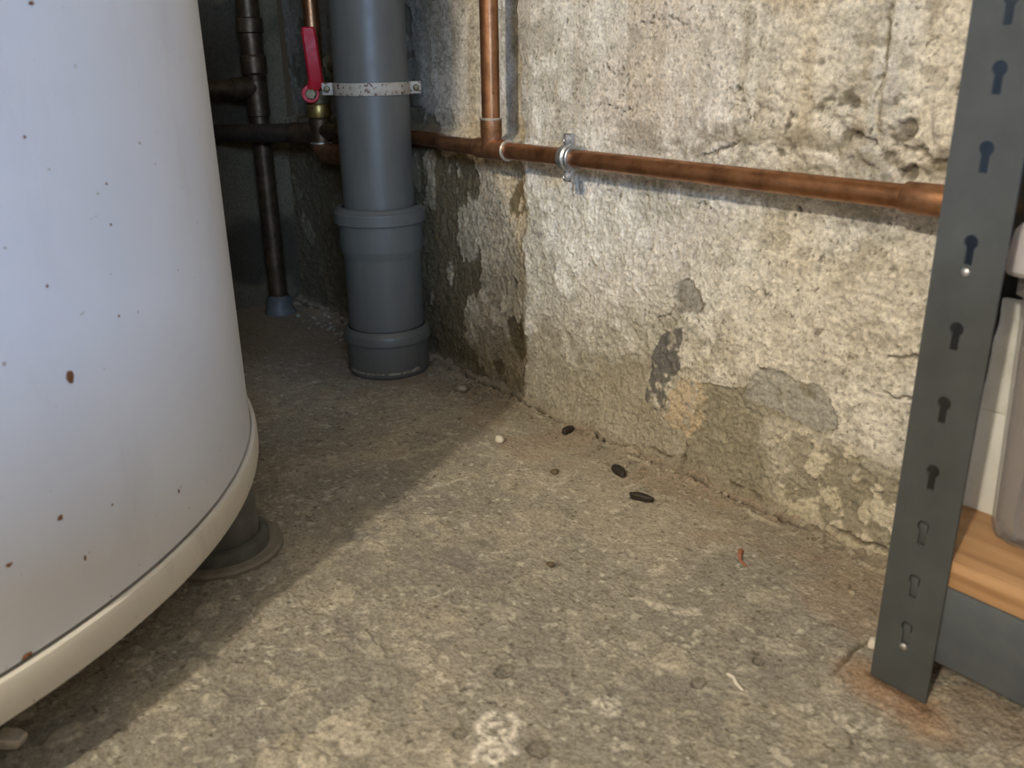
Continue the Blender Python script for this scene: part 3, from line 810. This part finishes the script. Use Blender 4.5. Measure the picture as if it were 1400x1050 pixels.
ft.rod((VX, VY, 0.342), (VX - 0.055, VY - 0.0236, 0.341), 0.0172)
ft.rod((VX, VY, 0.3465), (VX + 0.055, PY, PZ), 0.0135)
ft.build('lower_fitting', M_TARN, val)
el = [Vector((VX, VY, 0.322))]
for k in range(9):
    t = R(90) * k / 8
    el.append(Vector((VX + 0.022 * (1 - math.cos(t)), VY, 0.324 - 0.022 * math.sin(t) * 0.6)))
el += [Vector((VX + 0.05, VY + 0.004, 0.3105)), Vector((VX + 0.12, VY + 0.012, 0.310))]
eo = MB().sweep(el, [0.0165] * 10 + [0.0165, 0.0165], 24).build('elbow', M_COPPER_F, val)
MB().lathe([(0.0172, -0.0015), (0.0184, -0.001), (0.0184, 0.001), (0.0172, 0.0015)], (VX, VY, 0.3265), 28, cap=False).build('solder_ring', M_SOLDER, eo)
d0 = Vector((VX - 0.03, VY - 0.0129, 0.3415)); d1 = Vector((BACK_X - 0.01, VY - 0.0129 - 0.428 * (VX - 0.03 - BACK_X + 0.01), 0.333))
sp = MB().rod(d0, d1, 0.0158).build('side_pipe', M_DARKP, val); sp['label'] = 'dark lagged pipe running back from the valve'

stp = thing('stop_valve', (-1.345, 0.705, 0.445), 'small dark stop valve with hexagon nut behind the red lever', 'valve')
MB().rod((-1.425, 0.722, 0.445), (-1.30, 0.722, 0.445), 0.009).build('valve_stub', M_OLDBRASS, stp)
MB().hexa((-1.372, 0.722, 0.445), (-1.350, 0.722, 0.445), 0.0165).build('hexagon_nut', M_OLDBRASS, stp)
MB().lathe([(0.012, 0), (0.020, 0.002), (0.0205, 0.015), (0.018, 0.019), (0.010, 0.022)], (-1.350, 0.722, 0.445), 14, (1, 0, 0)).build('knob', M_DARKBOX, stp)
MB().lathe([(0.012, 0), (0.019, 0.002), (0.019, 0.016), (0.012, 0.018)], (-1.425, 0.722, 0.445), 20, (1, 0, 0)).build('back_plate', M_OLDBRASS, stp)

# ------------------------------------------------------------------ pipe in the dark corner
KX, KY = -1.588, 0.664
cpz = floor_z(KX, KY)
crn = thing('corner_pipe', (KX, KY, 0), 'tarnished vertical pipe with couplings and side branch in the dark corner', 'pipe')
MB().rod((KX, KY, cpz - 0.01), (KX, KY, 0.42), 0.0172).build('lower_pipe', M_TARN, crn)
MB().rod((KX, KY, 0.42), (KX, KY, 1.6), 0.0195).build('upper_pipe', M_TARN, crn)
tt = MB()
tt.lathe([(0.0172, 0.362), (0.0195, 0.364), (0.0195, 0.432), (0.0225, 0.436), (0.0225, 0.462), (0.0195, 0.466)], (KX, KY, 0), 28)
tt.rod((KX, KY, 0.411), (KX, KY - 0.045, 0.411), 0.0185)
tt.build('tee_fitting', M_TARN, crn)
MB().lathe([(0.0195, 0.500), (0.0228, 0.502), (0.0228, 0.524), (0.0195, 0.526)], (KX, KY, 0), 28).build('coupling', M_TARN, crn)
MB().rod((KX, KY - 0.03, 0.411), (KX, 0.36, 0.411), 0.0145).build('branch_pipe', M_TARN, crn)
lp = MB(); rnd = random.Random(5); vs = []; fs = []; n = 18
for i, (r_, z) in enumerate(((0.034, -0.004), (0.029, 0.004), (0.024, 0.013), (0.021, 0.026), (0.0175, 0.034))):
    for k in range(n):
        t = 2 * math.pi * k / n; q_ = r_ * (1 + (0.22 if i < 4 else 0.02) * (rnd.random() - 0.5))
        vs.append((KX + q_ * math.cos(t), KY + q_ * math.sin(t), cpz + z + (0.004 * (rnd.random() - 0.5) if i else 0)))
for i in range(4):
    for k in range(n):
        fs.append((i * n + k, i * n + (k + 1) % n, (i + 1) * n + (k + 1) % n, (i + 1) * n + k))
lp.add(vs, fs)
lp.build('mortar_collar', M_FOOT, crn)

# ------------------------------------------------------------------ shelf unit
PX0, PX1, PYF = -0.2868, -0.2418, 0.572
SX1 = 0.52; SYB = 0.714
shelf = thing('shelving_unit', (PX0, PYF, 0), 'dark blue-grey slotted steel shelving unit standing against the wall', 'shelf')
HZ = [0.0509, 0.0914, 0.1355, 0.1795, 0.2302, 0.2823, 0.3395, 0.397, 0.4431, 0.4816]
zz = 0.4816
while zz < 1.5:
    zz += 0.046; HZ.append(zz)
def keyhole(cx, cz, k=1.0):
    """round head above, slot below, clockwise"""
    rb, rs = 0.0047 * k, 0.0027 * k
    top = cz + 0.0050; bot = cz - 0.0095
    pts = []
    a0 = math.asin(rs / rb)
    for i in range(17):
        t = -math.pi / 2 + a0 + (2 * math.pi - 2 * a0) * i / 16
        pts.append((cx + rb * math.cos(t), top + rb * math.sin(t)))
    pts += [(cx - rs, bot), (cx + rs, bot)]
    return pts
def slotted(w0, w1, z1, holes, th):
    """flat strip from w0 to w1, keyholes cut through, extruded by th; returns verts (w, d, z) and faces"""
    cu = bpy.data.curves.new('tmp', 'CURVE'); cu.dimensions = '2D'; cu.fill_mode = 'BOTH'; cu.extrude = th / 2
    def spl(pts):
        s = cu.splines.new('POLY'); s.points.add(len(pts) - 1); s.use_cyclic_u = True
        for p, (x, y) in zip(s.points, pts):
            p.co = (x, y, 0, 1)
    spl([(w0, 0.0), (w1, 0.0), (w1, z1), (w0, z1)])
    for h in holes:
        spl(h)
    ob = bpy.data.objects.new('tmp', cu); col.objects.link(ob)
    dg = bpy.context.evaluated_depsgraph_get()
    me = bpy.data.meshes.new_from_object(ob.evaluated_get(dg))
    vs = [(v.co.x, v.co.z, v.co.y) for v in me.vertices]; fs = [tuple(p.vertices) for p in me.polygons]
    bpy.data.objects.remove(ob); bpy.data.curves.remove(cu); bpy.data.meshes.remove(me)
    return vs, fs
def post(xc, yc, sx, sy):
    """angle post: corner at (xc, yc), flanges running sx along X and sy along Y"""
    th = 0.0022; wdt = 0.045; m = MB()
    holes = [keyhole(0.0225, z) for z in HZ]
    vs, fs = slotted(0.0, wdt, 1.55, holes, th)
    m.add([(xc + sx * v[0], yc + sy * (v[1] + th / 2), v[2]) for v in vs], fs)
    vs, fs = slotted(0.003, 0.060, 1.55, [], th)
    m.add([(xc + sx * (v[1] + th / 2), yc + sy * v[0], v[2]) for v in vs], fs)
    return m.build('post', M_LEG, shelf, 30)
fp = post(PX0, PYF, 1, 1)
post(PX0, SYB, 1, -1)
post(SX1, PYF, -1, 1)
post(SX1, SYB, -1, -1)
# connector tongues showing through the lowest slots, and two rivets
MB().box((PX0 + 0.004, PYF + 0.0030, 0.028), (PX1 - 0.005, PYF + 0.0050, 0.152), 0.0004).build('connector_plate', M_LEG, fp)
for z in HZ[:3]:
    MB().box((PX0 + 0.0190, PYF + 0.0014, z - 0.0085), (PX0 + 0.0245, PYF + 0.0031, z + 0.0065), 0.0005).build('slot_tongue', M_LEG, fp)
for z in (HZ[6] - 0.0145, HZ[0] - 0.012):
    MB().lathe([(0.0030, 0), (0.0028, 0.0012), (0.0016, 0.002), (0.0003, 0.0022)], (PX0 + 0.0222, PYF, z), 14, (0, -1, 0)).build('rivet', M_RIVET, fp)
MB().box((PX1 - 0.004, PYF + 0.0025, 0.038), (SX1 - 0.003, PYF + 0.0050, 0.1005), 0.0006).box((PX1 - 0.004, PYF + 0.004, 0.0985), (SX1 - 0.003, PYF + 0.022, 0.1005), 0.0006).build('beam', M_BEAM, shelf)
MB().box((PX1 - 0.004, SYB - 0.005, 0.038), (SX1 - 0.003, SYB - 0.0025, 0.1005), 0.0006).build('beam', M_BEAM, shelf)
MB().box((PX0 + 0.0025, PYF + 0.046, 0.06), (PX0 + 0.005, SYB - 0.046, 0.1005), 0.0006).build('end_beam', M_BEAM, shelf)
bd = MB().box((PX0 + 0.006, PYF + 0.0032, 0.1008), (SX1 - 0.006, SYB - 0.0055, 0.1225), 0.0012).build('shelf_board', M_WOOD, shelf)
bd['label'] = 'warm brown wooden shelf board'

# ------------------------------------------------------------------ bin, carton, bag on the shelf
BZ = 0.1228
def rrect(x0, x1, y0, y1, r, z, n=6):
    pts = []
    for cx, cy, a0 in ((x1 - r, y1 - r, 0), (x0 + r, y1 - r, 90), (x0 + r, y0 + r, 180), (x1 - r, y0 + r, 270)):
        for k in range(n + 1):
            t = R(a0 + 90 * k / n)
            pts.append((cx + r * math.cos(t), cy + r * math.sin(t), z))
    return pts
def loft(rings, cap0=True, cap1=True):
    m = MB(); n = len(rings[0]); vs = [p for r_ in rings for p in r_]; fs = []
    for i in range(len(rings) - 1):
        for k in range(n):
            k2 = (k + 1) % n
            fs.append((i * n + k, i * n + k2, (i + 1) * n + k2, (i + 1) * n + k))
    if cap0: fs.append(tuple(range(n - 1, -1, -1)))
    if cap1: fs.append(tuple((len(rings) - 1) * n + k for k in range(n)))
    return m.add(vs, fs)
BX0, BX1, BY0, BY1 = -0.2550, 0.10, 0.616, 0.655
bn = thing('storage_bin', ((BX0 + BX1) / 2, (BY0 + BY1) / 2, BZ), 'translucent plastic storage bin with milky lid on the wooden shelf board', 'bin')
tp = lambda z, e: rrect(BX0 + e, BX1 - e, BY0 + e * 0.6, BY1 - e * 0.6, 0.014, z)
bb = loft([tp(BZ + 0.0003, 0.017), tp(BZ + 0.004, 0.0125), tp(BZ + 0.012, 0.010), tp(BZ + 0.182, 0.004), tp(BZ + 0.182, 0.0005), tp(BZ + 0.206, 0.0), tp(BZ + 0.206, 0.003), tp(BZ + 0.185, 0.0062), tp(BZ + 0.014, 0.0122), tp(BZ + 0.004, 0.019)], True, True)
bb.build('bin_body', M_BIN, bn)
ld_ = loft([rrect(BX0 - 0.006, BX1 + 0.006, BY0 - 0.006, BY1 + 0.006, 0.016, BZ + 0.196), rrect(BX0 - 0.0085, BX1 + 0.0085, BY0 - 0.008, BY1 + 0.008, 0.018, BZ + 0.199),
            rrect(BX0 - 0.006, BX1 + 0.006, BY0 - 0.006, BY1 + 0.006, 0.017, BZ + 0.224), rrect(BX0 - 0.003, BX1 + 0.003, BY0 - 0.003, BY1 + 0.003, 0.015, BZ + 0.2285), rrect(BX0 + 0.010, BX1 - 0.010, BY0 + 0.010, BY1 - 0.010, 0.010, BZ + 0.2285),
            rrect(BX0 + 0.012, BX1 - 0.012, BY0 + 0.012, BY1 - 0.012, 0.009, BZ + 0.2255)], False, True)
ld_.add(rrect(BX0 - 0.006, BX1 + 0.006, BY0 - 0.006, BY1 + 0.006, 0.016, BZ + 0.2065), [tuple(range(27, -1, -1))])
ld_.build('lid', M_LID, bn)
rnd = random.Random(3)
def lump(x0, x1, y0, y1, z0, z1, nz, seed, amp):
    rg_ = []
    for k in range(nz + 1):
        z = z0 + (z1 - z0) * k / nz
        e = 0.006 if k in (0, nz) else 0.0
        ring = rrect(x0 + e, x1 - e, y0 + e, y1 - e, 0.012, z)
        q_ = np.array(ring)
        nn = vnoise(q_[:, 0] * 45 + q_[:, 2] * 25, q_[:, 2] * 60 + q_[:, 1] * 30, seed) - 0.5
        rg_.append([(p[0] + amp * v_, p[1] + amp * v_, p[2]) for p, v_ in zip(ring, nn)])
    return loft(rg_)
o = lump(BX0 + 0.026, -0.10, BY0 + 0.0115, BY1 - 0.0125, BZ + 0.006, BZ + 0.160, 10, 81, 0.005).build('cloth_bundle', M_CLOTH, None, 60)
tag(o, 'slate grey cloth bundle showing through the translucent bin', 'cloth')
CY_ = 0.6640
o = MB().box((-0.2800, CY_ - 0.004, BZ), (-0.10, CY_ + 0.003, 0.205), 0.001).build('white_board', M_CARTON)
tag(o, 'smooth white board standing behind the storage bin', 'board')
rings = []
for k in range(13):
    z = 0.2055 + 0.085 * k / 12
    ring = rrect(-0.2800 + 0.0003 * k, -0.12, CY_ - 0.004, CY_ + 0.003, 0.003, z, 4)
    q_ = np.array(ring)
    nn = fbm(q_[:, 0] * 70, q_[:, 2] * 70, 2, 91) - 0.5
    rings.append([(p[0], p[1] + 0.006 * v_, p[2]) for p, v_ in zip(ring, nn)])
o = loft(rings).build('crumpled_wrap', M_BAG, None, 40)
tag(o, 'crumpled white plastic wrap lying on top of the white board', 'wrap')
o = loft([rrect(-0.212, 0.07, 0.620, 0.651, 0.01, BZ + 0.2290), rrect(-0.222, 0.08, 0.617, 0.654, 0.012, BZ + 0.236), rrect(-0.226, 0.09, 0.615, 0.656, 0.012, BZ + 0.40), rrect(-0.215, 0.08, 0.619, 0.652, 0.012, BZ + 0.405)]).build('shade_box', M_DARKBOX)  # box added out of view to keep the wall behind dark
tag(o, 'unseen black box added on the bin lid to shade the wall behind', 'box')

# ------------------------------------------------------------------ crate added behind the viewer to block window light from the floor
crt = thing('blocker_crate', (0.70, -0.3, 0), 'unseen slatted crate added behind the camera to block window light', 'crate')
for k in range(6):
    z = 0.012 + k * 0.084
    for lo_, hi_ in (((0.40, -1.00, z), (0.415, 0.42, z + 0.079)), ((0.985, -1.00, z), (1.0, 0.42, z + 0.079)),
                     ((0.415, -1.00, z), (0.985, -0.985, z + 0.079)), ((0.415, 0.405, z), (0.985, 0.42, z + 0.079))):
        MB().box(lo_, hi_, 0.0015).build('blocker_slat', M_WOOD, crt)
for x in (0.416, 0.944):
    for y in (-0.984, 0.364):
        MB().box((x, y, 0.001), (x + 0.04, y + 0.04, 0.511), 0.0015).build('blocker_post', M_WOOD, crt)
MB().box((0.416, -0.984, 0.013), (0.984, 0.404, 0.025), 0.001).build('blocker_bottom', M_WOOD, crt)
MB().box((0.395, -1.005, 0.512), (1.005, 0.425, 0.526), 0.0015).build('blocker_lid', M_WOOD, crt)

# ------------------------------------------------------------------ small things on the floor
def pebble(name, x, y, lx, ly, lz, rz, mat, label, cat, seed, group=None, pw=2.0, sink=0.15):
    rnd_ = random.Random(seed)
    bm = bmesh.new()
    bmesh.ops.create_icosphere(bm, subdivisions=3, radius=1.0)
    ph = [rnd_.random() * 6 for _ in range(6)]
    for v in bm.verts:
        p = v.co
        k = 1 + 0.10 * math.sin(3 * p.x + ph[0]) + 0.10 * math.sin(3.5 * p.y + ph[1]) + 0.07 * math.sin(5 * p.z + ph[2]) + 0.04 * math.sin(9 * p.x + 7 * p.y + ph[3])
        q_ = Vector([math.copysign(abs(c_) ** (2.0 / pw), c_) for c_ in p]) * k
        v.co = Vector((q_.x * lx, q_.y * ly, q_.z * lz))
    me = bpy.data.meshes.new(name); bm.to_mesh(me); bm.free()
    me.polygons.foreach_set('use_smooth', [True] * len(me.polygons))
    me.materials.append(mat)
    o = bpy.data.objects.new(name, me); col.objects.link(o)
    zf = max(floor_z(x + dx, y + dy) for dx in (-0.004, 0, 0.004) for dy in (-0.004, 0, 0.004))
    o.location = (x, y, zf + lz * (1 - sink)); o.rotation_euler = (0, 0, rz)
    return tag(o, label, cat, group)
G = 'dark pellets on the floor by the wall'
pebble('pellet', -0.6042, 0.6439, 0.0148, 0.0042, 0.0040, math.atan2(0.0105, 0.0263), M_PELLET, 'longest dark brown pellet on the floor, nearest the shelving', 'pellet', 11, G, 2.6)
pebble('pellet', -0.6668, 0.6707, 0.0142, 0.0050, 0.0044, math.atan2(-0.012, 0.0301) + 0.1, M_PELLET, 'stubby dark brown pellet, middle one of three along the wall', 'pellet', 12, G, 2.5)
pebble('pellet', -0.7954, 0.7033, 0.0130, 0.0042, 0.0040, math.atan2(0.0287, -0.0069), M_PELLET, 'dark brown pellet lying tight against the foot of the wall', 'pellet', 13, G, 2.4)
G = 'small brown seeds on the floor'
pebble('seed', -0.7165, 0.6136, 0.0056, 0.0045, 0.0024, 0.4, M_SEED, 'small pale brown seed on the floor nearer the wall', 'seed', 14, G)
pebble('seed', -0.5647, 0.4784, 0.0042, 0.0032, 0.0022, 0.7, M_SEED, 'small dark brown seed alone on the open floor', 'seed', 15, G)
G = 'chips of white mortar on the floor'
pebble('mortar_chip', -0.8289, 0.6195, 0.0060, 0.0050, 0.0042, 0.2, M_CHIP, 'small white mortar chip at the edge of the shadow', 'chip', 16, G, 3.0)
pebble('mortar_chip', -0.6274, 0.0269, 0.0110, 0.0062, 0.0048, 0.75, M_CHIP, 'large white mortar chip on the floor under the tank edge', 'chip', 17, G, 3.5)
pebble('mortar_chip', -1.010, 0.688, 0.010, 0.007, 0.005, 0.4, M_CRUMB, 'beige mortar lump on the floor right of the drain pipe', 'chip', 18, G, 2.6)
pebble('mortar_chip', -0.303, 0.604, 0.0050, 0.0040, 0.0050, 0.4, M_CHIP, 'white mortar sliver beside the foot of the shelving post', 'chip', 19, G, 2.6)

fk = MB().sweep([(-0.467, 0.640, 0.002), (-0.462, 0.632, 0.004), (-0.456, 0.625, 0.003), (-0.446, 0.622, 0.002)], [0.003, 0.0022, 0.0014, 0.0008], 8)
o = fk.build('dry_flake', M_FLAKE, None, 60); o.location.z = floor_z(-0.457, 0.628); tag(o, 'curled reddish brown dry flake on the open floor', 'flake')
fk = MB().sweep([(-0.356, 0.484, 0.001), (-0.349, 0.4835, 0.002), (-0.343, 0.479, 0.002), (-0.336, 0.478, 0.001)], [0.0012, 0.0016, 0.0016, 0.0008], 8)
o = fk.build('paint_curl', M_CHIP, None, 60); o.location.z = floor_z(-0.345, 0.481); tag(o, 'thin white paint curl on the open floor before the shelving', 'flake')

# loose crumbs swept against the foot of the wall: too many and too small to count
cm = MB(); rnd = random.Random(21)
ICO = None
bm = bmesh.new(); bmesh.ops.create_icosphere(bm, subdivisions=1, radius=1.0)
bm.verts.index_update()
iv = [v.co.copy() for v in bm.verts]; iff = [[v.index for v in f.verts] for f in bm.faces]; bm.free()
spots = []
for k in range(1500):
    x = -1.5 + 1.2 * rnd.random()
    y = 0.728 - abs(rnd.gauss(0, 0.028)) - 0.004
    spots.append((x, y, 0.0006 + 0.0026 * rnd.random() ** 4))
for k in range(110):
    x = -1.03 + rnd.gauss(0, 0.05); y = 0.695 + rnd.gauss(0, 0.018)
    spots.append((x, min(y, 0.727), 0.001 + 0.004 * rnd.random() ** 2))
for k in range(60):
    x = -1.36 + rnd.gauss(0, 0.09); y = 0.69 + rnd.gauss(0, 0.02)
    spots.append((x, min(y, 0.725), 0.001 + 0.005 * rnd.random() ** 2))
for k in range(700):
    spots.append((-1.0 + 0.75 * rnd.random(), 0.10 + 0.60 * rnd.random(), 0.0004 + 0.0009 * rnd.random() ** 3))
spots = [s for s in spots if math.hypot(s[0] - DC[0], s[1] - DC[1]) > 0.070 and math.hypot(s[0] - KX, s[1] - KY) > 0.04 and math.hypot(s[0] - TC[0], s[1] - TC[1]) > 0.56]
xs = np.array([s[0] for s in spots]); ys = np.array([s[1] for s in spots])
hz, _ = floor_fields(xs, ys)
for (x, y, r_), z in zip(spots, hz):
    sx, sy, sz = r_ * (0.7 + 0.7 * rnd.random()), r_ * (0.7 + 0.7 * rnd.random()), r_ * (0.5 + 0.4 * rnd.random())
    cm.add([(x + p.x * sx * (0.8 + 0.4 * rnd.random()), y + p.y * sy, z + 0.4 * sz + p.z * sz) for p in iv], iff)
o = cm.build('mortar_crumbs', M_CRUMB, None, 20)
tag(o, 'loose mortar crumbs and grit scattered along the foot of the wall', 'debris', kind='stuff')

for o in bpy.data.objects:
    if '_root' in o:
        del o['_root']
